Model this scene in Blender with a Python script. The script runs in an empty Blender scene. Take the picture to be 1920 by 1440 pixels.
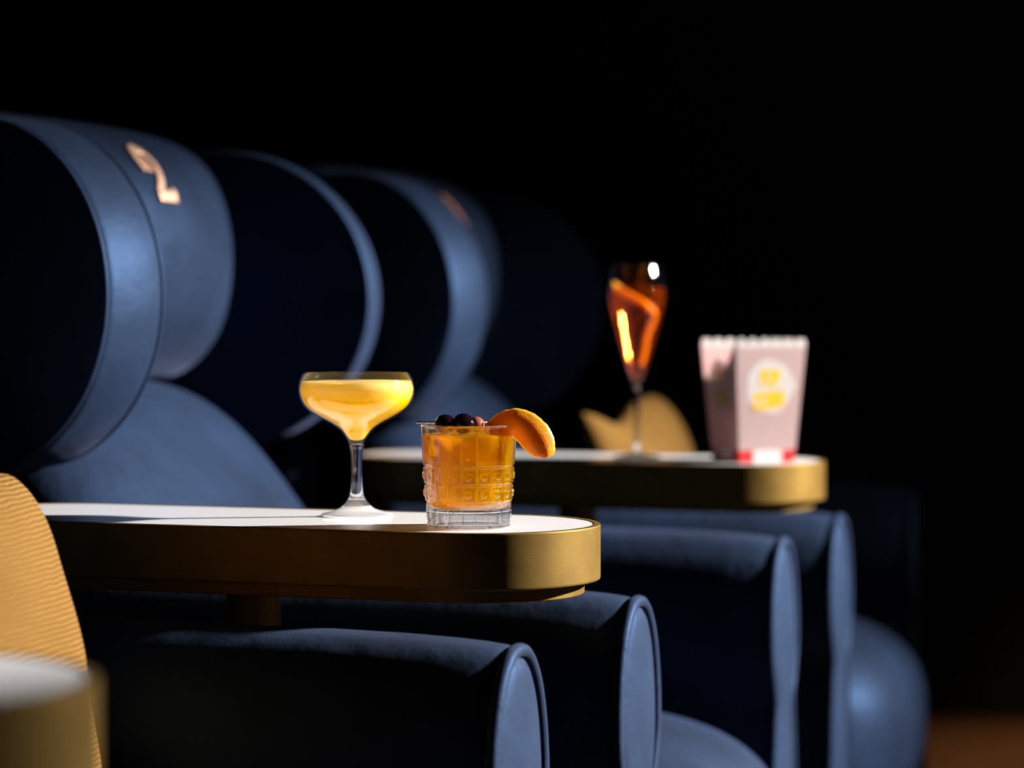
import bpy, math, random
from mathutils import Vector, Matrix, noise
random.seed(4)
PI = math.pi
S = bpy.context.scene
COL = S.collection

# ------------------------------------------------------------------ camera, world, light, exposure
YAW = math.radians(18.5)
cam_d = bpy.data.cameras.new('camera'); cam = bpy.data.objects.new('camera', cam_d); COL.objects.link(cam)
cam_d.sensor_width = 36; cam_d.lens = 85.0; cam_d.clip_start = .05
cam.location = (.648, -2.04, .94)
cam.rotation_euler = (math.radians(90 - 1.516), 0, YAW)
cam_d.dof.use_dof = True; cam_d.dof.focus_distance = 2.24; cam_d.dof.aperture_fstop = 2.9
S.camera = cam

w = bpy.data.worlds.new('world'); S.world = w; w.use_nodes = True
w.node_tree.nodes['Background'].inputs[0].default_value = (.10, .16, .25, 1)
w.node_tree.nodes['Background'].inputs[1].default_value = .008

def spot(name, loc, target, watts, col, size, blend, radius):
    l = bpy.data.lights.new(name, 'SPOT'); l.energy = watts; l.color = col
    l.spot_size = math.radians(size); l.spot_blend = blend; l.shadow_soft_size = radius
    o = bpy.data.objects.new(name, l); COL.objects.link(o); o.location = loc
    o.rotation_euler = (Vector(target) - Vector(loc)).to_track_quat('-Z', 'Y').to_euler()
    return o
KEY = spot('key_spotlight', (3.25, 1.95, 2.42), (-.30, .12, .78), 5000, (1, .965, .93), 56, .8, .08)
AISLE = spot('aisle_downlight', (.55, 2.95, 2.7), (.35, 3.05, 0), 420, (1, .70, .42), 38, .9, .05)

vs = S.view_settings
vs.view_transform = 'Standard'; vs.look = 'None'; vs.exposure = 0; vs.gamma = 1; vs.use_curve_mapping = False
try:
    S.cycles.max_bounces = 24; S.cycles.transmission_bounces = 20; S.cycles.transparent_max_bounces = 32
    S.cycles.glossy_bounces = 8; S.cycles.diffuse_bounces = 5
    S.cycles.sample_clamp_indirect = 4
except Exception: pass

# ------------------------------------------------------------------ helpers
def tag(o, label=None, cat=None, group=None, kind=None):
    if label: o['label'] = label
    if cat: o['category'] = cat
    if group: o['group'] = group
    if kind: o['kind'] = kind
    return o
def empty(name, loc=(0, 0, 0), rz=0, label=None, cat=None, group=None):
    o = bpy.data.objects.new(name, None); COL.objects.link(o); o.location = loc; o.rotation_euler = (0, 0, rz)
    o.empty_display_size = .05
    return tag(o, label, cat, group)
def mesh(name, V, F, mat, parent=None, smooth=True, label=None):
    me = bpy.data.meshes.new(name); me.from_pydata([tuple(v) for v in V], [], F); me.validate(); me.update()
    import bmesh
    bm = bmesh.new(); bm.from_mesh(me); bmesh.ops.recalc_face_normals(bm, faces=bm.faces); bm.to_mesh(me); bm.free()
    if smooth: me.polygons.foreach_set('use_smooth', [True] * len(me.polygons))
    me.materials.append(mat)
    o = bpy.data.objects.new(name, me); COL.objects.link(o)
    if parent: o.parent = parent
    if label: o['label'] = label
    return o
def sharp(o, ang=35):
    me = o.data
    try: me.set_sharp_from_angle(angle=math.radians(ang))
    except Exception: pass
    return o
def bevel(o, wd=.002, seg=3, ang=35):
    m = o.modifiers.new('bevel', 'BEVEL'); m.width = wd; m.segments = seg; m.limit_method = 'ANGLE'; m.angle_limit = math.radians(ang)
    return o
def boxvf(x0, x1, y0, y1, z0, z1):
    V = [(x, y, z) for z in (z0, z1) for y in (y0, y1) for x in (x0, x1)]
    return V, [(0, 2, 3, 1), (4, 5, 7, 6), (0, 1, 5, 4), (1, 3, 7, 5), (3, 2, 6, 7), (2, 0, 4, 6)]
def grid_faces(nu, nv, cu=False, cv=False):
    F = []
    for i in range(nu if cu else nu - 1):
        for j in range(nv if cv else nv - 1):
            a = i * nv + j; b = ((i + 1) % nu) * nv + j; c = ((i + 1) % nu) * nv + (j + 1) % nv; d = i * nv + (j + 1) % nv
            F.append((a, b, c, d))
    return F
def lathe(prof, n=64, c=(0, 0, 0), rfun=None):
    """prof: list of (r, z); r = 0 at the ends closes the surface."""
    V, F, rings = [], [], []
    for k, (r, z) in enumerate(prof):
        if r < 1e-6:
            rings.append([len(V)]); V.append((c[0], c[1], c[2] + z))
        else:
            ring = []
            for i in range(n):
                t = 2 * PI * i / n
                rr = r if rfun is None else rfun(r, z, t, k)
                ring.append(len(V)); V.append((c[0] + rr * math.cos(t), c[1] + rr * math.sin(t), c[2] + z))
            rings.append(ring)
    for a, b in zip(rings, rings[1:]):
        if len(a) == 1 and len(b) == 1: continue
        for i in range(n):
            j = (i + 1) % n
            if len(a) == 1: F.append((a[0], b[i], b[j]))
            elif len(b) == 1: F.append((a[i], a[j], b[0]))
            else: F.append((a[i], a[j], b[j], b[i]))
    return V, F
def smooth_prof(pts, n=8):
    """Catmull-Rom through (r, z) points."""
    out = []
    P = [pts[0]] + list(pts) + [pts[-1]]
    for i in range(1, len(P) - 2):
        p0, p1, p2, p3 = P[i - 1], P[i], P[i + 1], P[i + 2]
        for k in range(n):
            t = k / n
            out.append(tuple(.5 * (2 * p1[q] + (p2[q] - p0[q]) * t + (2 * p0[q] - 5 * p1[q] + 4 * p2[q] - p3[q]) * t * t
                                   + (3 * p1[q] - p0[q] - 3 * p2[q] + p3[q]) * t ** 3) for q in range(len(p1))))
    out.append(tuple(pts[-1]))
    return out
def tube(path, r, n=10, closed=False, cap=True, rf=None):
    P = [Vector(p) for p in path]; m = len(P); V = []
    T = []
    for i in range(m):
        a = P[(i - 1) % m] if (closed or i) else P[0]; b = P[(i + 1) % m] if (closed or i < m - 1) else P[-1]
        T.append((b - a).normalized())
    ref = Vector((0, 0, 1)) if abs(T[0].z) < .9 else Vector((1, 0, 0))
    u = T[0].cross(ref).normalized()
    for i in range(m):
        u = (u - T[i] * u.dot(T[i])).normalized(); v = T[i].cross(u)
        rr = r if rf is None else rf(i / (m - 1))
        for k in range(n):
            t = 2 * PI * k / n; V.append(P[i] + (u * math.cos(t) + v * math.sin(t)) * rr)
    F = grid_faces(m, n, closed, True)
    if cap and not closed:
        F.append(tuple(range(n))); F.append(tuple((m - 1) * n + k for k in range(n)))
    return V, F
def join(*vfs):
    V, F = [], []
    for v, f in vfs:
        o = len(V); V += list(v); F += [tuple(i + o for i in q) for q in f]
    return V, F
def spow(x, p): return math.copysign(abs(x) ** p, x)
def superell(c, s, e1, e2, nu=64, nv=40, deform=None):
    """superellipsoid: e1 the vertical exponent (2 = sphere, larger = boxier), e2 in plan."""
    V, F, rings = [], [], []
    for j in range(nv + 1):
        ph = -PI / 2 + PI * j / nv
        if j in (0, nv):
            rings.append([len(V)]); V.append(Vector((0, 0, s[2] * (1 if j else -1))))
        else:
            ring = []
            for i in range(nu):
                t = 2 * PI * i / nu; cz = abs(math.cos(ph)) ** (2 / e1)
                ring.append(len(V))
                V.append(Vector((s[0] * cz * spow(math.cos(t), 2 / e2), s[1] * cz * spow(math.sin(t), 2 / e2), s[2] * spow(math.sin(ph), 2 / e1))))
            rings.append(ring)
    for a, b in zip(rings, rings[1:]):
        for i in range(nu):
            k = (i + 1) % nu
            if len(a) == 1: F.append((a[0], b[i], b[k]))
            elif len(b) == 1: F.append((a[i], a[k], b[0]))
            else: F.append((a[i], a[k], b[k], b[i]))
    if deform: V = [deform(v) for v in V]
    C = Vector(c)
    return [v + C for v in V], F
def lerp_table(tab, z):
    for (z0, a), (z1, b) in zip(tab, tab[1:]):
        if (z0 - z) * (z1 - z) <= 0: return a + (b - a) * (z - z0) / (z1 - z0)
    return tab[-1][1] if abs(z - tab[-1][0]) < abs(z - tab[0][0]) else tab[0][1]
def sstep(a, b, x):
    t = max(0, min(1, (x - a) / (b - a))); return t * t * (3 - 2 * t)

# ------------------------------------------------------------------ materials
def newmat(name):
    m = bpy.data.materials.new(name); m.use_nodes = True; nt = m.node_tree
    return m, nt, nt.nodes['Principled BSDF'], nt.nodes['Material Output']
def N(nt, t, **kw):
    n = nt.nodes.new(t)
    for k, v in kw.items(): setattr(n, k, v)
    return n
def simple(name, col, rough=.5, metal=0, **kw):
    m, nt, b, o = newmat(name)
    b.inputs['Base Color'].default_value = (*col, 1); b.inputs['Roughness'].default_value = rough; b.inputs['Metallic'].default_value = metal
    for k, v in kw.items(): b.inputs[k].default_value = v
    return m
def noisecol(nt, b, c0, c1, scale, detail=4, lo=.35, hi=.65, coord='Object'):
    tc = N(nt, 'ShaderNodeTexCoord'); nz = N(nt, 'ShaderNodeTexNoise'); cr = N(nt, 'ShaderNodeValToRGB')
    nz.inputs['Scale'].default_value = scale; nz.inputs['Detail'].default_value = detail
    cr.color_ramp.elements[0].position = lo; cr.color_ramp.elements[0].color = (*c0, 1)
    cr.color_ramp.elements[1].position = hi; cr.color_ramp.elements[1].color = (*c1, 1)
    nt.links.new(tc.outputs[coord], nz.inputs['Vector']); nt.links.new(nz.outputs['Fac'], cr.inputs['Fac'])
    nt.links.new(cr.outputs['Color'], b.inputs['Base Color'])
    return tc, nz
def addbump(nt, b, tc, scale, strength, dist=.001, detail=3, coord='Object', second=None):
    nz = N(nt, 'ShaderNodeTexNoise'); nz.inputs['Scale'].default_value = scale; nz.inputs['Detail'].default_value = detail
    bp = N(nt, 'ShaderNodeBump'); bp.inputs['Strength'].default_value = strength; bp.inputs['Distance'].default_value = dist
    nt.links.new(tc.outputs[coord], nz.inputs['Vector']); nt.links.new(nz.outputs['Fac'], bp.inputs['Height'])
    if second is not None: nt.links.new(second.outputs['Normal'], bp.inputs['Normal'])
    nt.links.new(bp.outputs['Normal'], b.inputs['Normal'])
    return bp
def velvet():
    m, nt, b, o = newmat('navy_velvet')
    tc, nz = noisecol(nt, b, (.0007, .0042, .0140), (.0034, .0112, .0310), 6, 7, .34, .66)
    b.inputs['Roughness'].default_value = .85
    b.inputs['Specular IOR Level'].default_value = .12
    b.inputs['Sheen Weight'].default_value = .036; b.inputs['Sheen Roughness'].default_value = .38
    b.inputs['Sheen Tint'].default_value = (.48, .54, 1, 1)
    b1 = addbump(nt, b, tc, 26, .55, .004, 5)
    bpn = addbump(nt, b, tc, 900, .35, .0006, 2, second=b1)
    # the pile throws a broad directional lustre on top of the dark body colour
    gl = N(nt, 'ShaderNodeBsdfGlossy'); gl.inputs['Roughness'].default_value = .52
    cr = N(nt, 'ShaderNodeValToRGB'); cr.color_ramp.elements[0].color = (.0032, .0062, .0130, 1); cr.color_ramp.elements[1].color = (.0056, .0106, .0215, 1)
    cr.color_ramp.elements[0].position = .32; cr.color_ramp.elements[1].position = .68
    nt.links.new(nz.outputs['Fac'], cr.inputs[0]); nt.links.new(cr.outputs[0], gl.inputs[0]); nt.links.new(bpn.outputs[0], gl.inputs['Normal'])
    ad = N(nt, 'ShaderNodeAddShader'); nt.links.new(b.outputs[0], ad.inputs[0]); nt.links.new(gl.outputs[0], ad.inputs[1])
    nt.links.new(ad.outputs[0], o.inputs['Surface'])
    return m
VELVET = velvet()
def brass(name='brushed_brass'):
    m, nt, b, o = newmat(name)
    tc, nz = noisecol(nt, b, (.108, .062, .0095), (.134, .078, .0135), 30, 3)
    b.inputs['Metallic'].default_value = .85; b.inputs['Roughness'].default_value = .58
    mp = N(nt, 'ShaderNodeMapping'); mp.inputs['Scale'].default_value = (60, 60, 1500)
    n2 = N(nt, 'ShaderNodeTexNoise'); n2.inputs['Scale'].default_value = 1; n2.inputs['Detail'].default_value = 2
    bp = N(nt, 'ShaderNodeBump'); bp.inputs['Strength'].default_value = .10; bp.inputs['Distance'].default_value = .0005
    nt.links.new(tc.outputs['Object'], mp.inputs['Vector']); nt.links.new(mp.outputs['Vector'], n2.inputs['Vector'])
    nt.links.new(n2.outputs['Fac'], bp.inputs['Height']); nt.links.new(bp.outputs['Normal'], b.inputs['Normal'])
    return m
BRASS = brass()
TOPM = simple('white_laminate', (.64, .63, .64), .16)
COPPER = simple('copper_foil', (.75, .46, .31), .38, .55)
COPPER2 = simple('dark_dimmed_copper_foil', (.40, .20, .13), .5, .5)  # darker copper in the bowl; on the far numeral, dim light painted in
BLACKM = simple('black_plinth', (.01, .01, .012), .6)
def thin_glass(name, tint=(1, 1, 1), refr=0.0, ior=1.5):
    """transparent-plus-reflection glass, optionally with a share of true refraction"""
    m, nt, b, o = newmat(name); nt.nodes.remove(b)
    tr = N(nt, 'ShaderNodeBsdfTransparent'); tr.inputs[0].default_value = (*tint, 1)
    base = tr
    if refr > 0:
        g = N(nt, 'ShaderNodeBsdfGlass'); g.inputs['Color'].default_value = (*tint, 1); g.inputs['IOR'].default_value = ior; g.inputs['Roughness'].default_value = 0
        mx = N(nt, 'ShaderNodeMixShader'); mx.inputs[0].default_value = refr
        nt.links.new(tr.outputs[0], mx.inputs[1]); nt.links.new(g.outputs[0], mx.inputs[2]); base = mx
    gl = N(nt, 'ShaderNodeBsdfGlossy'); gl.inputs['Roughness'].default_value = .03
    lw = N(nt, 'ShaderNodeLayerWeight'); lw.inputs['Blend'].default_value = .5
    pw = N(nt, 'ShaderNodeMath', operation='POWER'); pw.inputs[1].default_value = 4; nt.links.new(lw.outputs['Facing'], pw.inputs[0])
    fr = N(nt, 'ShaderNodeMath', operation='MULTIPLY_ADD'); fr.inputs[1].default_value = .75; fr.inputs[2].default_value = .032; nt.links.new(pw.outputs[0], fr.inputs[0])
    m2 = N(nt, 'ShaderNodeMixShader')
    nt.links.new(fr.outputs[0], m2.inputs[0]); nt.links.new(base.outputs[0], m2.inputs[1]); nt.links.new(gl.outputs[0], m2.inputs[2])
    nt.links.new(m2.outputs[0], o.inputs['Surface'])
    return m
GLASS = thin_glass('clear_glass', (.985, .99, .985), 0)
FOOTGLASS = thin_glass('brightened_foot_glass', (1, 1, 1), .12)
SOLIDGLASS = thin_glass('solid_clear_glass', (1, 1, 1), .75)
CUTGLASS = thin_glass('pressed_glass', (1, 1, 1), .50)
def cloudy(name, col, sss, rad, clear=0.0, clearcol=(1, 1, 1), foam=None, z0=0, z1=1, foamcol=(1, 1, 1)):
    """cloudy drink: scattering body, optionally mixed with a clear tinted share; foam whitens towards the surface"""
    m, nt, b, o = newmat(name)
    b.inputs['Base Color'].default_value = (*col, 1); b.inputs['Roughness'].default_value = .12
    b.inputs['Subsurface Weight'].default_value = sss; b.inputs['Subsurface Radius'].default_value = rad; b.inputs['Subsurface Scale'].default_value = 1
    b.inputs['IOR'].default_value = 1.33; b.inputs['Specular IOR Level'].default_value = .2
    tc = N(nt, 'ShaderNodeTexCoord')
    if foam:
        sp = N(nt, 'ShaderNodeSeparateXYZ'); mr = N(nt, 'ShaderNodeMapRange'); nz = N(nt, 'ShaderNodeTexNoise')
        nz.inputs['Scale'].default_value = 35
        ad = N(nt, 'ShaderNodeMath', operation='MULTIPLY_ADD'); ad.inputs[1].default_value = .012
        mr.inputs['From Min'].default_value = z0 + .006; mr.inputs['From Max'].default_value = z1 + .006
        mx = N(nt, 'ShaderNodeMix', data_type='RGBA'); mx.inputs[6].default_value = (*col, 1); mx.inputs[7].default_value = (*foamcol, 1)
        nt.links.new(tc.outputs['Object'], sp.inputs[0]); nt.links.new(tc.outputs['Object'], nz.inputs['Vector'])
        nt.links.new(nz.outputs['Fac'], ad.inputs[0]); nt.links.new(sp.outputs['Z'], ad.inputs[2])
        nt.links.new(ad.outputs[0], mr.inputs['Value']); nt.links.new(mr.outputs[0], mx.inputs[0]); nt.links.new(mx.outputs[2], b.inputs['Base Color'])
    tl = N(nt, 'ShaderNodeBsdfTranslucent'); tl.inputs[0].default_value = (*col, 1)
    if foam: nt.links.new(mx.outputs[2], tl.inputs[0])
    m1 = N(nt, 'ShaderNodeMixShader'); m1.inputs[0].default_value = .55
    nt.links.new(b.outputs[0], m1.inputs[1]); nt.links.new(tl.outputs[0], m1.inputs[2]); last = m1
    if clear:
        tr = N(nt, 'ShaderNodeBsdfTransparent'); tr.inputs[0].default_value = (*clearcol, 1)
        gs = N(nt, 'ShaderNodeBsdfGlass'); gs.inputs['Color'].default_value = (*clearcol, 1); gs.inputs['IOR'].default_value = 1.2
        m3 = N(nt, 'ShaderNodeMixShader'); m3.inputs[0].default_value = .25
        nt.links.new(tr.outputs[0], m3.inputs[1]); nt.links.new(gs.outputs[0], m3.inputs[2])
        m2 = N(nt, 'ShaderNodeMixShader'); m2.inputs[0].default_value = clear
        nt.links.new(m1.outputs[0], m2.inputs[1]); nt.links.new(m3.outputs[0], m2.inputs[2]); last = m2
    nt.links.new(last.outputs[0], o.inputs['Surface'])
    return m
YELLOW = cloudy('cloudy_yellow_drink', (.92, .60, .0), .3, (.02, .012, .003), foam=True, z0=.112, z1=.132, foamcol=(.90, .74, .34))
AMBER = cloudy('amber_drink', (.82, .48, .0), .1, (.006, .003, .001), clear=.58, clearcol=(1, .66, .09))
REDDRINK = thin_glass('red_orange_drink', (.95, .58, .22), .0, 1.15)
def add_scatter(m, col, share):
    nt = m.node_tree; o = nt.nodes['Material Output']; src = o.inputs['Surface'].links[0].from_socket
    tl = N(nt, 'ShaderNodeBsdfTranslucent'); tl.inputs[0].default_value = (*col, 1); ms = N(nt, 'ShaderNodeMixShader'); ms.inputs[0].default_value = share
    nt.links.new(src, ms.inputs[1]); nt.links.new(tl.outputs[0], ms.inputs[2]); nt.links.new(ms.outputs[0], o.inputs['Surface'])
add_scatter(FOOTGLASS, (.8, .8, .8), .30)  # whitish share painted in for light the glass would gather in the foot
add_scatter(REDDRINK, (.70, .14, .0), .08)
def peel_mat():
    m, nt, b, o = newmat('orange_peel')
    tc, nz = noisecol(nt, b, (.90, .30, .003), (.95, .46, .008), 40, 3)
    b.inputs['Roughness'].default_value = .35; b.inputs['Subsurface Weight'].default_value = .25; b.inputs['Subsurface Radius'].default_value = (.006, .003, .001)
    b.inputs['Subsurface Scale'].default_value = 1
    addbump(nt, b, tc, 900, .6, .0008, 1)
    tl = N(nt, 'ShaderNodeBsdfTranslucent'); tl.inputs[0].default_value = (.90, .38, .005, 1); ms = N(nt, 'ShaderNodeMixShader'); ms.inputs[0].default_value = .55
    nt.links.new(b.outputs[0], ms.inputs[1]); nt.links.new(tl.outputs[0], ms.inputs[2]); nt.links.new(ms.outputs[0], o.inputs['Surface'])
    return m
PEEL = peel_mat()
def translucent_mat(name, col, share):
    m, nt, b, o = newmat(name)
    b.inputs['Base Color'].default_value = (*col, 1); b.inputs['Roughness'].default_value = .4
    tl = N(nt, 'ShaderNodeBsdfTranslucent'); tl.inputs[0].default_value = (*col, 1)
    mx = N(nt, 'ShaderNodeMixShader'); mx.inputs[0].default_value = share
    nt.links.new(b.outputs[0], mx.inputs[1]); nt.links.new(tl.outputs[0], mx.inputs[2]); nt.links.new(mx.outputs[0], o.inputs['Surface'])
    return m
PITH = translucent_mat('peel_pith', (.75, .46, .02), .6)
TWISTPEEL = translucent_mat('twist_peel', (1, .62, .05), .5)
CHERRY = simple('black_cherry', (.006, .002, .003), .08)
CHERRY2 = simple('brown_cherry', (.20, .05, .03), .25)
STEEL = simple('steel_pick', (.8, .8, .8), .2, 1)
ICE = thin_glass('ice', (1, .80, .45), .4, 1.31)

# ------------------------------------------------------------------ the setting
def floor_mat():
    m, nt, b, o = newmat('brown_wood_floor')
    tc = N(nt, 'ShaderNodeTexCoord'); mp = N(nt, 'ShaderNodeMapping'); mp.inputs['Scale'].default_value = (1.2, 14, 1)
    nz = N(nt, 'ShaderNodeTexNoise'); nz.inputs['Scale'].default_value = 3; nz.inputs['Detail'].default_value = 6
    cr = N(nt, 'ShaderNodeValToRGB'); cr.color_ramp.elements[0].color = (.035, .012, .0025, 1); cr.color_ramp.elements[1].color = (.06, .024, .005, 1)
    cr.color_ramp.elements[0].position = .3; cr.color_ramp.elements[1].position = .7
    nt.links.new(tc.outputs['Object'], mp.inputs[0]); nt.links.new(mp.outputs[0], nz.inputs['Vector']); nt.links.new(nz.outputs['Fac'], cr.inputs[0])
    nt.links.new(cr.outputs[0], b.inputs['Base Color']); b.inputs['Roughness'].default_value = .45
    return m
FM = floor_mat()
tag(mesh('floor', *boxvf(-3.2, 4.2, -2.6, 3.9, -.05, 0), FM, smooth=False), kind='structure')
def wall_mat(name, c0, c1):
    m, nt, b, o = newmat(name)
    tc, nz = noisecol(nt, b, c0, c1, 2.5, 4); b.inputs['Roughness'].default_value = .9; b.inputs['Specular IOR Level'].default_value = .1
    return m
WM = wall_mat('near_black_wall_cloth', (.020, .026, .030), (.028, .035, .040))
tag(mesh('wall_back', *boxvf(-3.2, 4.2, 3.78, 3.9, 0, 3.2), WM, smooth=False), kind='structure')
tag(mesh('wall_left', *boxvf(-3.3, -3.2, -2.6, 3.9, 0, 3.2), WM, smooth=False), kind='structure')
tag(mesh('baseboard_back', *boxvf(-3.2, 4.2, 3.765, 3.78, 0, .09), BLACKM, smooth=False), kind='structure')
tag(mesh('trim_1', *boxvf(1.045, 1.10, 3.755, 3.78, .09, 3.2), wall_mat('black_trim_cloth', (.007, .007, .007), (.008, .008, .008)), smooth=False), kind='structure')
# unseen wall added to trim the key light off chair tops and row ends
V_, F_q = join(boxvf(1.97, 2.05, -2.6, 3.9, 2.017, 3.2), boxvf(1.97, 2.05, -2.6, .825, 0, 2.02), boxvf(1.97, 2.05, 2.010, 3.9, 0, 2.02))
tag(mesh('light_cut_wall', V_, F_q, WM, smooth=False), kind='structure')
# pleated drape hanging at the left in front of the back wall
def drape():
    nx, nz = 150, 3; V = []
    for side in (0, 1):
        for i in range(nx):
            x = -3.0 + 1.42 * i / (nx - 1)
            y = 3.62 + .035 * math.sin(i * .62) + .015 * math.sin(i * .23 + 1) + .006 * side
            for k in range(nz): V.append((x, y, .03 + 3.1 * k / (nz - 1)))
    F = grid_faces(nx, nz); n = nx * nz
    F2 = [tuple(q + n for q in f) for f in F]
    edge = []
    for i in range(nx - 1):
        for k in (0, nz - 1): edge.append((i * nz + k, (i + 1) * nz + k, n + (i + 1) * nz + k, n + i * nz + k))
    for k in range(nz - 1):
        for i in (0, nx - 1): edge.append((i * nz + k, i * nz + k + 1, n + i * nz + k + 1, n + i * nz + k))
    return V, F + F2 + edge
d = mesh('curtain', *drape(), simple('midnight_drape', (.006, .006, .016), .9))
tag(d, 'near-black navy pleated curtain hanging behind the armchairs at far left', 'curtain')

# ------------------------------------------------------------------ armchairs
# half width of an arm at each height
ARMW = [(.660, .004), (.6575, .018), (.651, .031), (.641, .042), (.626, .0535), (.605, .063), (.58, .070), (.55, .0745), (.52, .0745),
        (.50, .070), (.48, .062), (.465, .054), (.455, .050), (.44, .050), (.41, .055), (.36, .063), (.28, .072), (.18, .080), (.06, .084)]
def arm_profile(n=6):
    half = smooth_prof([(wd, z) for z, wd in ARMW], n)
    right = [(y, z) for y, z in half]            # top -> bottom on +y
    left = [(-y, z) for y, z in reversed(half)]  # bottom -> top on -y
    return right + left                          # open at the very top by a hair; closed loop when wrapped
PROF = arm_profile()
def inset(p, dd):
    y, z = p
    return (y * (1 - dd / .075), z - dd * sstep(.50, .655, z))
def arm_body_vf():
    secs = [(-.006, .007), (-.010, .0015), (-.018, -.0008), (-.035, -.0028), (-.065, -.0048), (-.11, -.0066), (-.18, -.0078), (-.30, -.008), (-.55, -.009), (-.66, -.009), (-.70, -.004), (-.715, .012)]
    V = []; n = len(PROF)
    for x, dd in secs:
        for p in PROF:
            y, z = inset(p, dd)
            V.append((x, y, z + .0 * x))
    F = grid_faces(len(secs), n, False, True)
    # caps as strips across the two halves
    for s in (0, len(secs) - 1):
        for k in range(n // 2 - 1): F.append((s * n + k, s * n + k + 1, s * n + n - 2 - k, s * n + n - 1 - k))
    return V, F
def arm_front_vf():
    V = []; n = len(PROF); R = 7
    for r in range(R):
        t = r / (R - 1) * .97
        for p in PROF:
            y, z = inset(p, .007)
            y2 = y * (1 - t); z2 = z - t * .045 * sstep(.5, .655, z)
            bulge = .010 * math.sqrt(max(0, 1 - (1 - t) ** 2))
            wr = .0016 * noise.noise(Vector((y2 * 30, z2 * 12, 3.1))) * t
            V.append((-.006 + bulge + wr, y2, z2))
    F = grid_faces(R, n, False, True)
    s = R - 1
    for k in range(n // 2 - 1): F.append((s * n + k, s * n + k + 1, s * n + n - 2 - k, s * n + n - 1 - k))
    return V, F
def build_arm(parent, sy):
    body = mesh('arm', *arm_body_vf(), VELVET, parent); body.location = (0, sy * .349, 0)
    fp = mesh('front_panel', *arm_front_vf(), VELVET, body)
    path = [(-.004, *inset(p, .0035)) for p in PROF]
    path = path[len(path) // 2:] + path[:len(path) // 2]
    mesh('piping', *tube(path, .0061, 10), VELVET, body)
    return body
# headrest roll: profile ellipse in X-Z whose depth bulges at the middle
HC = (-.86, 1.02)
def head_pt(y, ang, lift=0):
    t = min(1, abs(y) / .30)
    a = .195 - .095 * t ** 2; b = .168 - .012 * t ** 4
    if t > .93: k = math.sqrt(max(0, 1 - ((t - .93) / .07) ** 2)); a *= .7 + .3 * k; b *= .8 + .2 * k
    e = 2 / 2.25
    x = HC[0] + (a + lift) * spow(math.cos(ang), e) * (1 if math.cos(ang) > 0 else .75)
    z = HC[1] + (b + lift) * spow(math.sin(ang), e)
    return Vector((x, y, z))
def headrest_vf():
    V = []; nu, nv = 49, 56
    for i in range(nu):
        y = -.30 + .60 * i / (nu - 1)
        for k in range(nv):
            p = head_pt(y, 2 * PI * k / nv)
            p += Vector((1, 0, 0)) * .002 * noise.noise(p * 11)
            V.append(p)
    F = grid_faces(nu, nv, False, True)
    F.append(tuple(range(nv))); F.append(tuple((nu - 1) * nv + k for k in range(nv)))
    return V, F
def wing_vf():
    R, h, c = .197, .0475, .012
    prof = [(0, -h)]
    for r in (.05, .10, .15, .175): prof.append((r, -h + .0))
    for k in range(6):
        a = k / 5 * PI / 2; prof.append((R - c + c * math.sin(a), -h + c - c * math.cos(a)))
    for k in range(1, 8):
        z = -h + c + (2 * h - 2 * c) * k / 8; prof.append((R + .0025 * math.sin(PI * k / 8), z))
    for k in range(6):
        a = k / 5 * PI / 2; prof.append((R - c + c * math.cos(a), h - c + c * math.sin(a)))
    for r in (.175, .15, .10, .05): prof.append((r, h))
    prof.append((0, h))
    V, F = lathe(prof, 120)
    return [(x, z, y) for x, y, z in V], F      # axis along Y
def ring_path(R, y, n=120): return [(R * math.cos(2 * PI * i / n), y, R * math.sin(2 * PI * i / n)) for i in range(n)]
def ribbon(pts, wd, nsub=8):
    """flat stroke in (u, v); returns verts2d, faces"""
    P = smooth_prof(pts, nsub) if len(pts) > 2 else [tuple(Vector(pts[0]).lerp(Vector(pts[1]), i / 12)) for i in range(13)]
    V = []; W = wd if callable(wd) else (lambda s: wd)
    for i, p in enumerate(P):
        a = Vector(P[max(0, i - 1)]); b = Vector(P[min(len(P) - 1, i + 1)]); t = (b - a).normalized(); nrm = Vector((-t.y, t.x))
        for s in (-1, -.5, 0, .5, 1): V.append(tuple(Vector(p) + nrm * s * W(i / (len(P) - 1)) / 2))
    return V, grid_faces(len(P), 5)
def numeral(strokes, y0, wdt, a0, a1, name, mat, parent, lift):
    V, F = [], []
    for k, st in enumerate(strokes):
        v, f = st; o = len(V)
        V += [head_pt(y0 + u * wdt, a0 + (a1 - a0) * q, lift + k * .0004) for u, q in v]; F += [tuple(i + o for i in g) for g in f]
    ob = mesh(name, V, F, mat, parent)
    m = ob.modifiers.new('thick', 'SOLIDIFY'); m.thickness = .0012; m.offset = 0
    return ob
TWO = [ribbon([(.10, .52), (.06, .72), (.22, .93), (.50, .99), (.74, .88), (.80, .68), (.70, .48), (.48, .28), (.22, .12)], .20),
       ribbon([(.14, .09), (1.0, .09)], .19), ribbon([(.90, .09), (1.0, .19)], .16)]
TWO_IN = [ribbon([(.40, .52), (.42, .82)], .36)]
ONE = [ribbon([(.5, .02), (.5, .98)], .34), ribbon([(.18, .72), (.5, .96)], .2)]
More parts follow.
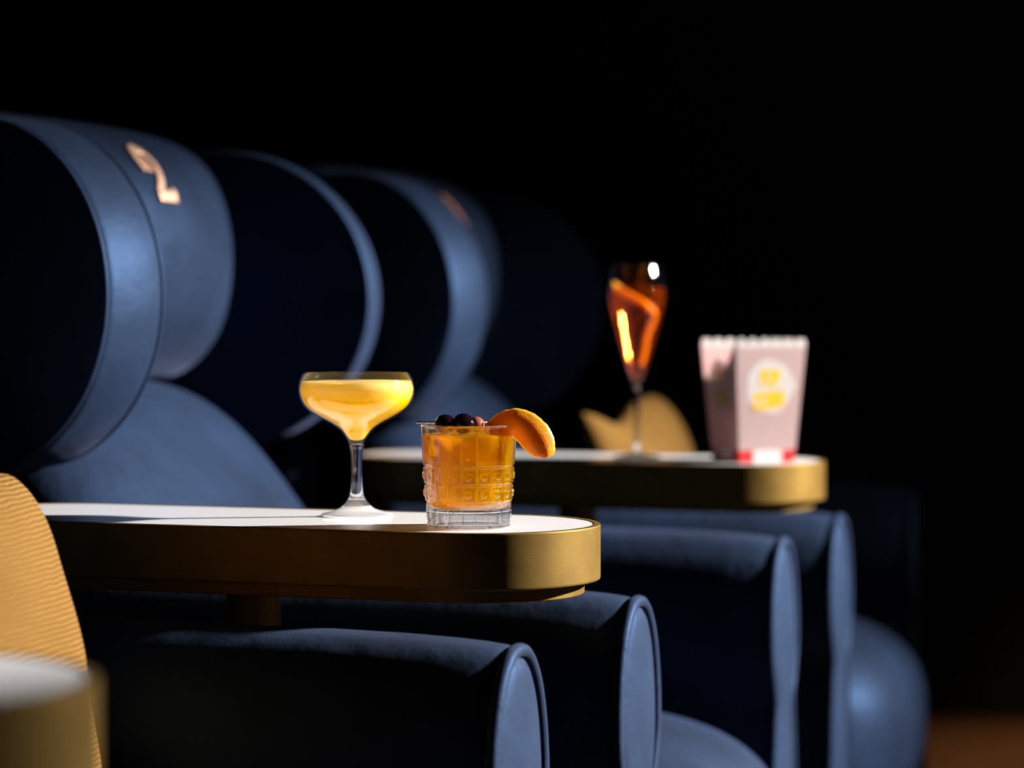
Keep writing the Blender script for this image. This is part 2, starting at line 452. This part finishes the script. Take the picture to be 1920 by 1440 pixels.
def build_chair(loc, label, num=None):
    r = empty('armchair', loc, 0, label, 'armchair', 'blue velvet cinema armchairs in a row')
    for s in (-1, 1): build_arm(r, s)
    mesh('seat', *superell((-.25, 0, .302), (.307, .290, .176), 2.8, 3.2, 80, 40), VELVET, r)
    def shear(v): return Vector((v.x - .75 * v.z - .02 * (v.y / .29) ** 2 + .003 * noise.noise(v * 8), v.y, v.z - .018 * (v.y / .29) ** 4 * sstep(0, .2, v.z)))
    mesh('back_cushion', *superell((-.687, 0, .655), (.13, .285, .212), 3.9, 3.6, 80, 48, shear), VELVET, r)
    # curved outer back shell and dark base
    mesh('back_shell', *superell((-.93, 0, .50), (.09, .30, .50), 6, 5, 64, 40), VELVET, r)
    b = mesh('plinth', *boxvf(-.92, -.05, -.33, .33, 0, .20), BLACKM, r, smooth=False); bevel(b, .01)
    h = mesh('headrest', *headrest_vf(), VELVET, r)
    for s in (-1, 1):
        wg = mesh('wing', *wing_vf(), VELVET, r)
        wg.location = (-.756, s * .303, .968); wg.rotation_euler = (0, 0, s * math.radians(13))
        for yy in (-.0475, .0475):
            V, F = tube(ring_path(.1935, yy * .97), .0030, 8, closed=True)
            mesh('piping', V, F, VELVET, wg)
    if num == 2:
        numeral(TWO_IN, -.072, .044, math.radians(19), math.radians(47), 'numeral_bowl', COPPER2, h, .0012)
        numeral(TWO, -.072, .044, math.radians(19), math.radians(47), 'numeral', COPPER, h, .0026)
    if num == 1:
        numeral(ONE, -.072, .044, math.radians(19), math.radians(47), 'numeral', COPPER2, h, .0012)  # darker foil stands in for the weaker light on this numeral
    return r
CP = 1.081
chair2 = build_chair((0, .655, 0), 'navy velvet armchair with a copper number 2 on its headrest, behind the nearest cocktails', 2)
chair1 = build_chair((0, .655 + CP, 0), 'navy velvet armchair at the far end of the row, copper number 1 on its headrest', 1)
chair3 = build_chair((0, .655 - CP, 0), 'nearest navy velvet armchair, its piped arm in front of the table with cocktails')

# ------------------------------------------------------------------ side tables
def stadium(L0, L1, r, n=110):
    """outline of a stadium from x = L0 to L1, centred on y = 0"""
    P = []
    for i in range(n + 1): a = -PI / 2 + PI * i / n; P.append((L1 - r + r * math.cos(a), r * math.sin(a)))
    for i in range(n + 1): a = PI / 2 + PI * i / n; P.append((L0 + r + r * math.cos(a), r * math.sin(a)))
    return P
def extrude(loops):
    """loops: list of (outline, z): consecutive loops joined, ends capped"""
    V = []; n = len(loops[0][0])
    for P, z in loops: V += [(x, y, z) for x, y in P]
    F = grid_faces(len(loops), n, False, True)
    F.append(tuple(range(n))); F.append(tuple((len(loops) - 1) * n + k for k in range(n)))
    return V, F
TH = .749; TR = .112; TX0, TX1 = -.66, .012
def build_table(loc, label):
    r = empty('side_table', loc, 0, label, 'table', 'brass-edged oval side tables between the armchairs')
    def st(dd): return stadium(TX0 + dd, TX1 - dd, TR - dd)
    # rim: ring with a recess for the top
    loops = [(st(.007), TH - .0012), (st(.0062), TH), (st(.0012), TH), (st(.0003), TH - .0004), (st(0), TH - .0014), (st(0), TH - .0020), (st(0), TH - .0494), (st(0), TH - .050), (st(.0003), TH - .0512), (st(.0015), TH - .052), (st(.03), TH - .052), (st(.03), TH - .012), (st(.007), TH - .012)]
    n = len(loops[0][0]); V = []
    for P, z in loops: V += [(x, y, z) for x, y in P]
    o = mesh('rim', V, grid_faces(len(loops), n, True, True), BRASS, r); sharp(o, 30)
    o = mesh('tabletop', *extrude([(st(.0073), TH - .011), (st(.0073), TH - .0006)]), TOPM, r); sharp(o)
    o = mesh('under_tray', *extrude([(st(.0150), TH - .0521), (st(.0150), TH - .0640), (st(.016), TH - .065)]), BRASS, r); sharp(o, 30)
    o = mesh('post', *lathe([(0, .012), (.0265, .012), (.0265, TH - .0651), (0, TH - .0651)], 48, (-.335, 0, 0)), BRASS, r); sharp(o)
    o = mesh('foot_plate', *lathe([(0, 0), (.09, 0), (.09, .010), (.086, .012), (0, .012)], 48, (-.335, 0, 0)), BRASS, r); sharp(o)
    return r
build_table((0, .105, 0), 'oval side table with white top and brass rim holding the yellow and amber cocktails')
build_table((0, 1.186, 0), 'oval side table with brass rim holding the champagne flute and popcorn box')
build_table((.028, -.935, 0), 'blurred brass-rimmed side table in the near left corner, nothing on it')

# ------------------------------------------------------------------ mustard cushions
def knit():
    m, nt, b, o = newmat('mustard_rib_knit')
    b.inputs['Roughness'].default_value = .95; b.inputs['Sheen Weight'].default_value = .0; b.inputs['Specular IOR Level'].default_value = .1
    uv = N(nt, 'ShaderNodeUVMap'); tc = N(nt, 'ShaderNodeTexCoord')
    nz = N(nt, 'ShaderNodeTexNoise'); nz.inputs['Scale'].default_value = 14; nz.inputs['Detail'].default_value = 3
    nt.links.new(uv.outputs[0], nz.inputs['Vector'])
    sp = N(nt, 'ShaderNodeSeparateXYZ'); nt.links.new(uv.outputs[0], sp.inputs[0])
    ma = N(nt, 'ShaderNodeMath', operation='MULTIPLY_ADD'); ma.inputs[1].default_value = .013; nt.links.new(nz.outputs['Fac'], ma.inputs[0]); nt.links.new(sp.outputs['Y'], ma.inputs[2])
    m1 = N(nt, 'ShaderNodeMath', operation='MULTIPLY'); m1.inputs[1].default_value = 2 * PI * 74; nt.links.new(ma.outputs[0], m1.inputs[0])
    sn = N(nt, 'ShaderNodeMath', operation='SINE'); nt.links.new(m1.outputs[0], sn.inputs[0])
    mx_ = N(nt, 'ShaderNodeMath', operation='MULTIPLY'); mx_.inputs[1].default_value = 2 * PI * 95; nt.links.new(sp.outputs['X'], mx_.inputs[0])
    s2 = N(nt, 'ShaderNodeMath', operation='SINE'); nt.links.new(mx_.outputs[0], s2.inputs[0])
    ad = N(nt, 'ShaderNodeMath', operation='MULTIPLY_ADD'); ad.inputs[1].default_value = .30; nt.links.new(s2.outputs[0], ad.inputs[0]); nt.links.new(sn.outputs[0], ad.inputs[2])
    bp = N(nt, 'ShaderNodeBump'); bp.inputs['Strength'].default_value = .75; bp.inputs['Distance'].default_value = .0013
    nt.links.new(ad.outputs[0], bp.inputs['Height']); nt.links.new(bp.outputs[0], b.inputs['Normal'])
    cr = N(nt, 'ShaderNodeValToRGB'); mr = N(nt, 'ShaderNodeMapRange'); mr.inputs['From Min'].default_value = -1.3; mr.inputs['From Max'].default_value = 1.3
    nt.links.new(ad.outputs[0], mr.inputs['Value']); nt.links.new(mr.outputs[0], cr.inputs[0])
    cr.color_ramp.elements[0].color = (.090, .040, .006, 1); cr.color_ramp.elements[1].color = (.180, .094, .022, 1)
    cr.color_ramp.elements[0].position = .1; cr.color_ramp.elements[1].position = .6
    nt.links.new(cr.outputs[0], b.inputs['Base Color'])
    return m
KNIT = knit()
def cushion(loc, label, seed, chop):
    n = 56; V = []; F = []; UV = []
    def pt(u, v, side):
        au, av = abs(u), abs(v)
        u_, v_ = u, v
        # pinched outline: sides bow inward between the corners
        y = u * .225 * (1 - .07 * (1 - v * v)); z = v * .170 * (1 - .06 * (1 - u * u))
        ck = 1 - .07 * (u * v) ** 6; y *= ck; z *= ck
        if v > 0: z -= chop * v * math.exp(-((u + .48) / .44) ** 2)
        th = .066 * ((1 - au ** 2.6) * (1 - av ** 2.6)) ** .55
        th *= 1 - .15 * chop / .04 * max(0, v) * math.exp(-((u + .3) / .5) ** 2)
        wr = .008 * noise.noise(Vector((u * 2.2, v * 2.2, seed + side * 3))) + .004 * math.sin(16 * (u - v * .6)) * max(0, au + av - 1.15)
        x = side * (th + wr * (1 - max(au, av) ** 4))
        # corner ears lean back a little
        x -= .02 * (au * max(0, v)) ** 2
        return (x, y, z)
    for side in (1, -1):
        for i in range(n + 1):
            for j in range(n + 1):
                u, v = math.sin((-1 + 2 * i / n) * PI / 2), math.sin((-1 + 2 * j / n) * PI / 2)
                V.append(pt(u, v, side)); UV.append(((u + 1) / 2, (v + 1) / 2))
    m = (n + 1) ** 2
    for s in (0, 1):
        for i in range(n):
            for j in range(n):
                a = s * m + i * (n + 1) + j; F.append((a, a + n + 1, a + n + 2, a + 1) if s == 0 else (a, a + 1, a + n + 2, a + n + 1))
    me = bpy.data.meshes.new('cushion'); me.from_pydata(V, [], F)
    ul = me.uv_layers.new(name='UVMap')
    for lp in me.loops: ul.data[lp.index].uv = UV[lp.vertex_index]
    import bmesh
    bm = bmesh.new(); bm.from_mesh(me); bmesh.ops.remove_doubles(bm, verts=bm.verts, dist=.0004); bm.to_mesh(me); bm.free()
    me.polygons.foreach_set('use_smooth', [True] * len(me.polygons)); me.materials.append(KNIT)
    o = bpy.data.objects.new('cushion', me); COL.objects.link(o); o.location = loc
    o.rotation_euler = (0, -math.radians(11.5), 0)
    return tag(o, label, 'cushion', 'mustard rib-knit cushions on the armchairs')
cushion((-.372, -.410, .652), 'mustard rib-knit cushion in the nearest armchair at the left edge', 1.3, .012)
cushion((-.375, 1.715, .655), 'mustard cushion with dented top in the farthest armchair behind the flute', 5.3, .038)

# ------------------------------------------------------------------ coupe with yellow cocktail
cx, cy = -.244, .148
r = empty('coupe_glass', (cx, cy, TH), 0, 'coupe glass of cloudy yellow cocktail standing left of the amber tumbler', 'glass')
bo = [(.0, .0700), (.0070, .0702), (.0086, .0728), (.0106, .0765), (.0156, .0834), (.0240, .0894), (.0365, .0962), (.0480, .1037), (.0543, .1125), (.0568, .123), (.0557, .131), (.0533, .1368), (.0515, .1395)]
bi = [(.0507, .1395), (.0523, .1368), (.0546, .131), (.0557, .123), (.0532, .1132), (.0470, .1047), (.0357, .0972), (.0232, .0905), (.0147, .0845), (.0097, .0780), (.0070, .0748), (.004, .0736), (.0, .0735)]
mesh('bowl', *lathe(smooth_prof(bo, 5) + smooth_prof(bi, 5), 96), GLASS, r)
sp_ = [(.0, .0699), (.0070, .0698), (.0062, .064), (.0056, .056), (.0053, .048), (.0052, .040), (.0055, .032), (.0062, .024), (.0076, .018), (.0105, .0135), (.014, .0102), (.0, .0098)]
mesh('stem', *lathe(smooth_prof(sp_[:-1], 5) + [sp_[-1]], 64), SOLIDGLASS, r)
mesh('foot', *lathe([(0, .0097)] + smooth_prof([(.0135, .0098), (.018, .0066), (.025, .0042), (.032, .0026), (.0345, .0018), (.0348, .0010), (.034, .0002)], 4) + [(0, .0002)], 96), FOOTGLASS, r)
lq = [(0, .0738)] + [(a - .0003, b_ + .0002) for a, b_ in smooth_prof([p for p in reversed(bi) if .001 < p[0] and p[1] < .1305], 5)] + [(.0538, .1312), (.0525, .1304), (.045, .1302), (0, .1302)]
mesh('yellow_drink', *lathe(lq, 96), YELLOW, r)

# ------------------------------------------------------------------ rocks glass
gx, gy = -.100, .0690
r = empty('rocks_glass', (gx, gy, TH), math.radians(-1), 'cut-pattern rocks glass of amber cocktail near the table end, orange peel on rim', 'glass')
H = .0945
def r_out(z): return .0388 + (.0448 - .0388) * (z / H) ** .9
ROWS = [.0235, .0397, .0560]
def relief(rr, z, t, k):
    if k >= KO: return rr
    c = t / (2 * PI) * 18; fc = c - math.floor(c) - .5          # -0.5..0.5 across a column, edges at +-0.5
    half = rr * 2 * PI / 36
    dv = (.5 - abs(fc)) * 2 * half                                # distance to the vertical joint
    env = 1 - sstep(.078, .090, z)
    up = .8 if z > ROWS[2] + .002 else 1
    d_ = .0016 * math.exp(-(dv / .0010) ** 2) * env * up
    if z > .001:
        for zr in ROWS: d_ = max(d_, .0016 * math.exp(-((z - zr) / .0010) ** 2))
    for a, b_ in zip(ROWS, ROWS[1:]):
        q = math.hypot(fc * 2 * half, z - (a + b_) / 2)
        if q < .0060: d_ -= .0014 * (1 - sstep(.0020, .0038, q))
    if .0015 < z < .0235: d_ += .0006 * (1 if (int(z / .0075) % 2 == 0) else 0)
    return rr - d_
po = [(0, .0012), (.030, .0012), (.034, 0), (.0372, .0003)]
nz_ = 160
po += [(r_out(.001 + (H - .0022) * k / nz_), .001 + (H - .0022) * k / nz_) for k in range(nz_ + 1)]
KO = len(po)
pin = [(r_out(H) - .0004, H - .0003), (r_out(H) - .0011, H), (r_out(H) - .0018, H - .0005)] + [(r_out(H - .0005 - (H - .022) * k / 24) - .0022, H - .0005 - (H - .022) * k / 24) for k in range(1, 25)] + [(.0355, .0190), (.032, .0172), (0, .0168)]
mesh('tumbler', *lathe(po + pin, 18 * 24, rfun=relief), CUTGLASS, r)
LV = .0855
lp = [(0, .0172)] + [(.0318, .0176), (.0350, .0194)] + [(r_out(.022 + (LV - .022) * k / 20) - .0026, .022 + (LV - .022) * k / 20) for k in range(21)] + [(.040, LV - .0006), (0, LV - .0006)]
mesh('amber_drink', *lathe(lp, 96), AMBER, r)
def ice(loc, s, rot, n):
    V, F = superell((0, 0, 0), (s, s * .95, s * .8), 5, 5, 28, 18, lambda v: v * (1 + .05 * noise.noise(v * 90 + Vector((n, 0, 0)))))
    o = mesh('ice_cube', V, F, ICE); o.location = (gx + loc[0], gy + loc[1], TH + loc[2]); o.rotation_euler = rot
    return tag(o, ['ice cube at the left inside the amber rocks glass', 'ice cube at the right inside the amber rocks glass'][n], 'ice cube', 'ice cubes in the rocks glass')
ice((-.0165, -.010, .071), .0145, (.2, .3, .4), 0)
ice((.0165, -.006, .069), .0148, (-.3, .15, 1.0), 1)

R_ = Vector((math.cos(YAW), math.sin(YAW), 0)); F_ = Vector((-math.sin(YAW), math.cos(YAW), 0)); UP = Vector((0, 0, 1))
G = Vector((gx, gy, TH))
pr = empty('cocktail_pick', G + Vector((0, 0, H)), 0, 'cocktail pick with dark cherries lying across the rocks glass rim', 'garnish')
def local(rr, ff, zz): return R_ * rr + F_ * ff + UP * zz
mesh('pick', *tube([local(-.048, -.012, .0022), local(.030, -.006, .0022)], .0009, 8), STEEL, pr)
def cherry(a, f, z, s, mat, nm, lab=None):
    c = local(a, f, z)
    V, F = superell(c, (s * 1.05, s, s * .95), 2, 2, 32, 20, lambda v: v * (1 + .06 * noise.noise(v * 120 + Vector((a * 100, 0, 0)))))
    mesh(nm, V, F, mat, pr, label=lab)
cherry(-.0215, -.009, .0005, .0094, CHERRY, 'cherry')
cherry(-.0045, -.008, .0008, .0100, CHERRY, 'cherry')
cherry(.0070, -.003, .0, .0078, CHERRY2, 'cherry', 'reddish brown cherry')

def peel_strip():
    # centre line in (right, up) metres from the glass axis / rim height, width, depth towards the camera
    cl = smooth_prof([(.0185, .0020, .0070, .000), (.024, .0032, .0095, .001), (.034, .0060, .0138, .002), (.046, .0062, .0160, .001), (.057, -.0005, .0172, -.001), (.0650, -.0105, .0165, -.002), (.0702, -.0200, .0120, -.002), (.0715, -.0245, .0065, -.001)], 7)
    top, bot, zs = [], [], []
    nw = 13
    for i, (a, z, wd, dp) in enumerate(cl):
        p0 = cl[max(0, i - 1)]; p1 = cl[min(len(cl) - 1, i + 1)]
        t = Vector((p1[0] - p0[0], p1[1] - p0[1])).normalized(); nn = Vector((-t.y, t.x))
        for k in range(nw):
            s = -1 + 2 * k / (nw - 1)
            jag = 1 + .07 * noise.noise(Vector((i * .5, s * 2, 7)))
            q = Vector((a, z - .005)) + nn * s * wd * jag * .88
            bow = .007 * (1 - s * s)
            bow *= .75
            qz = Vector((a, z - .005)) + nn * s * wd * .80
            top.append(local(q.x, -.0196 - bow + dp, q.y)); bot.append(local(q.x, -.0174 - bow * .85 + dp, q.y)); zs.append(local(qz.x, -.0201 - .00525 * (1 - s * s) + dp, qz.y))
    m = len(cl); n = m * nw; F = grid_faces(m, nw)
    return top, bot, zs, F, m, nw
tp, bt, zs, FF, mm, nw = peel_strip()
pe = empty('orange_peel', G + Vector((0, 0, H)), 0, 'thick curl of orange peel hooked over the rim of the rocks glass', 'garnish')
n_ = len(tp); rim_idx = [k for k in range(nw)] + [i * nw + nw - 1 for i in range(1, mm)] + [(mm - 1) * nw + k for k in range(nw - 2, -1, -1)] + [i * nw for i in range(mm - 2, 0, -1)]
mesh('zest', zs, FF, PEEL, pe)
side = [(rim_idx[k], rim_idx[(k + 1) % len(rim_idx)], rim_idx[(k + 1) % len(rim_idx)] + n_, rim_idx[k] + n_) for k in range(len(rim_idx))]
mesh('pith', tp + bt, FF + [tuple(i + n_ for i in f) for f in FF] + side, PITH, pe)

# ------------------------------------------------------------------ champagne flute
fx, fy = -.252, 1.197
r = empty('champagne_flute', (fx, fy, TH), 0, 'champagne flute of dark orange drink with peel twist, on the far table', 'glass')
fo = [(.0, .099), (.0045, .101), (.0085, .110), (.0150, .127), (.0235, .156), (.0315, .186), (.0370, .208), (.0390, .221), (.0387, .235), (.0369, .249), (.0341, .261), (.0322, .268)]
fi = [(.0316, .268), (.0335, .261), (.0363, .249), (.0381, .235), (.0384, .221), (.0364, .208), (.0309, .1865), (.0228, .1568), (.0142, .128), (.0075, .112), (.003, .106), (0, .105)]
mesh('bowl', *lathe(smooth_prof(fo, 5) + smooth_prof(fi, 5), 80), GLASS, r)
mesh('stem', *lathe([(0, .0988), (.0043, .0990), (.0033, .09), (.0030, .05), (.0034, .02), (.0050, .010), (.0085, .0062), (0, .0060)], 40), SOLIDGLASS, r)
mesh('foot', *lathe([(0, .0059), (.008, .0059), (.018, .0035), (.032, .0018), (.0325, .0010), (.032, .0002), (0, .0002)], 80), SOLIDGLASS, r)
ll = [(0, .1055)] + [(a - .0005, b_) for a, b_ in smooth_prof([p for p in reversed(fi) if p[0] > .001 and p[1] < .239], 5)] + [(0, .2384)]
mesh('red_orange_drink', *lathe(ll, 80), REDDRINK, r)
tw = smooth_prof([(-.033, -.004, .238), (-.015, -.018, .226), (.010, -.024, .212), (.024, -.013, .199), (.020, .002, .186), (.013, .004, .168), (.010, .004, .148), (.005, 0, .128)], 8)
V = []
for i, (a, f, z) in enumerate(tw):
    s = i / (len(tw) - 1)
    wv = Vector((0, 0, 1)).lerp(Vector((1, 0, 0)), sstep(.30, .60, s)) * (.0068 - .0035 * s)
    c = local(a, f, z); wl = R_ * wv.x + UP * wv.z
    V += [c - wl - F_ * .0008, c + wl - F_ * .0008, c + wl + F_ * .0008, c - wl + F_ * .0008]
F = grid_faces(len(tw), 4, False, True) + [(0, 1, 2, 3), tuple(4 * (len(tw) - 1) + k for k in range(4))]
tw_o = mesh('orange_twist', V, F, TWISTPEEL); tw_o.location = (fx, fy, TH)
tag(tw_o, 'long yellow-orange peel twist submerged in the champagne flute', 'garnish')

# ------------------------------------------------------------------ popcorn box
def paper_mat():
    m, nt, b, o = newmat('striped_paper')
    uv = N(nt, 'ShaderNodeUVMap'); sp = N(nt, 'ShaderNodeSeparateXYZ'); nt.links.new(uv.outputs[0], sp.inputs[0])
    ad = N(nt, 'ShaderNodeMath', operation='MULTIPLY_ADD'); ad.inputs[1].default_value = .75; nt.links.new(sp.outputs['Y'], ad.inputs[0]); nt.links.new(sp.outputs['X'], ad.inputs[2])
    mu = N(nt, 'ShaderNodeMath', operation='MULTIPLY'); mu.inputs[1].default_value = 24; nt.links.new(ad.outputs[0], mu.inputs[0])
    fr = N(nt, 'ShaderNodeMath', operation='FRACT'); nt.links.new(mu.outputs[0], fr.inputs[0])
    lt = N(nt, 'ShaderNodeMath', operation='LESS_THAN'); lt.inputs[1].default_value = .30; nt.links.new(fr.outputs[0], lt.inputs[0])
    mx = N(nt, 'ShaderNodeMix', data_type='RGBA'); mx.inputs[6].default_value = (.56, .52, .505, 1); mx.inputs[7].default_value = (.52, .15, .15, 1)
    nt.links.new(lt.outputs[0], mx.inputs[0]); nt.links.new(mx.outputs[2], b.inputs['Base Color'])
    b.inputs['Roughness'].default_value = .6
    tl = N(nt, 'ShaderNodeBsdfTranslucent'); nt.links.new(mx.outputs[2], tl.inputs[0])
    ms = N(nt, 'ShaderNodeMixShader'); ms.inputs[0].default_value = .70
    nt.links.new(b.outputs[0], ms.inputs[1]); nt.links.new(tl.outputs[0], ms.inputs[2]); nt.links.new(ms.outputs[0], o.inputs['Surface'])
    return m
PAPER = paper_mat()
WHITEP = translucent_mat('white_paper', (.60, .56, .54), .6)
PATCHP = translucent_mat('pale_print', (.50, .465, .445), .5)
REDP = translucent_mat('red_paper', (.38, .006, .006), .35)
YELP = translucent_mat('yellow_print', (.58, .33, .0), .3)
bxr = empty('popcorn_box', (-.082, 1.172, TH), math.radians(40), 'white and red striped popcorn box with yellow lettering on the far table', 'popcorn box')
ST, SB, BH = .053, .041, .166
def side_pt(u, v, d=0):      # u -1..1 across, v 0..1 up; on the face whose normal is -Y
    h = SB + (ST - SB) * v
    return Vector((u * h, -h - d, v * BH))
def rotz(p, a): c, s = math.cos(a), math.sin(a); return Vector((p.x * c - p.y * s, p.x * s + p.y * c, p.z))
for q in range(4):
    ang = q * PI / 2
    nu = 64; V = []; UV = []
    for i in range(nu + 1):
        u = -1 + 2 * i / nu
        sc = abs(math.sin(PI * 6 * (u + 1) / 2)) ** .6
        for v in (.001, .10, .30, .60, .93, .93 + .07 * sc):
            V.append(rotz(side_pt(u, v), ang)); UV.append(((u + 1) / 2, v * 1.5))
    F = grid_faces(nu + 1, 6)
    me = bpy.data.meshes.new('side_panel'); me.from_pydata([tuple(p) for p in V], [], F)
    ul = me.uv_layers.new(name='UVMap')
    for l_ in me.loops: ul.data[l_.index].uv = UV[l_.vertex_index]
    me.materials.append(PAPER); me.materials.append(WHITEP); me.materials.append(REDP)
    for k, pl in enumerate(me.polygons):
        j = k % 5
        uu = abs(-1 + 2 * (k // 5) / nu)
        pl.material_index = 1 if j == 4 else (2 if (j == 0 and uu > .52) else (1 if j == 0 else 0))
    o = bpy.data.objects.new('side_panel', me); COL.objects.link(o); o.parent = bxr
    sm = o.modifiers.new('thick', 'SOLIDIFY'); sm.thickness = .0005; sm.offset = -1
# bottom
mesh('bottom', *boxvf(-SB + .001, SB - .001, -SB + .001, SB - .001, .0005, .0015), WHITEP, bxr, smooth=False)
# lettering on the two faces seen (and the other two)
def text_mesh(txt, size):
    cu = bpy.data.curves.new('lettering', 'FONT'); cu.body = txt; cu.size = size; cu.align_x = 'CENTER'; cu.extrude = 0; cu.offset = size * .08; cu.resolution_u = 3
    ob = bpy.data.objects.new('lettering', cu); COL.objects.link(ob); dg = bpy.context.evaluated_depsgraph_get()
    me = bpy.data.meshes.new_from_object(ob.evaluated_get(dg)); bpy.data.objects.remove(ob)
    V = [v.co.copy() for v in me.vertices]; F = [tuple(p.vertices) for p in me.polygons]; bpy.data.meshes.remove(me)
    return V, F
for q in range(4):
    ang = q * PI / 2
    V, F = [], []
    for txt, sz, z0, rot in (('POP', .0275, .104, .0), ('CORN', .029, .074, .12)):
        v, f = text_mesh(txt, sz); o0 = len(V)
        for p in v:
            p.x *= .56
            x = p.x * math.cos(rot) - p.y * math.sin(rot); y = p.x * math.sin(rot) + p.y * math.cos(rot)
            vv = (z0 + y) / BH; h = SB + (ST - SB) * vv
            V.append(rotz(Vector((x, -h - .0008, z0 + y)), ang))
        F += [tuple(i + o0 for i in g) for g in f]
    o = mesh('lettering', V, F, YELP, bxr, smooth=False, label='yellow lettering')
    # pale cloud behind the lettering
    V = []; n = 40
    for i in range(n):
        a = 2 * PI * i / n; x = .036 * math.cos(a) * (1 + .06 * math.cos(5 * a)); z = .102 + .036 * math.sin(a) * (1 + .05 * math.sin(4 * a)); h = SB + (ST - SB) * z / BH
        V.append(rotz(Vector((x, -h - .0004, z)), ang))
    mesh('label_patch', V, [tuple(range(n))], PATCHP, bxr, smooth=False)
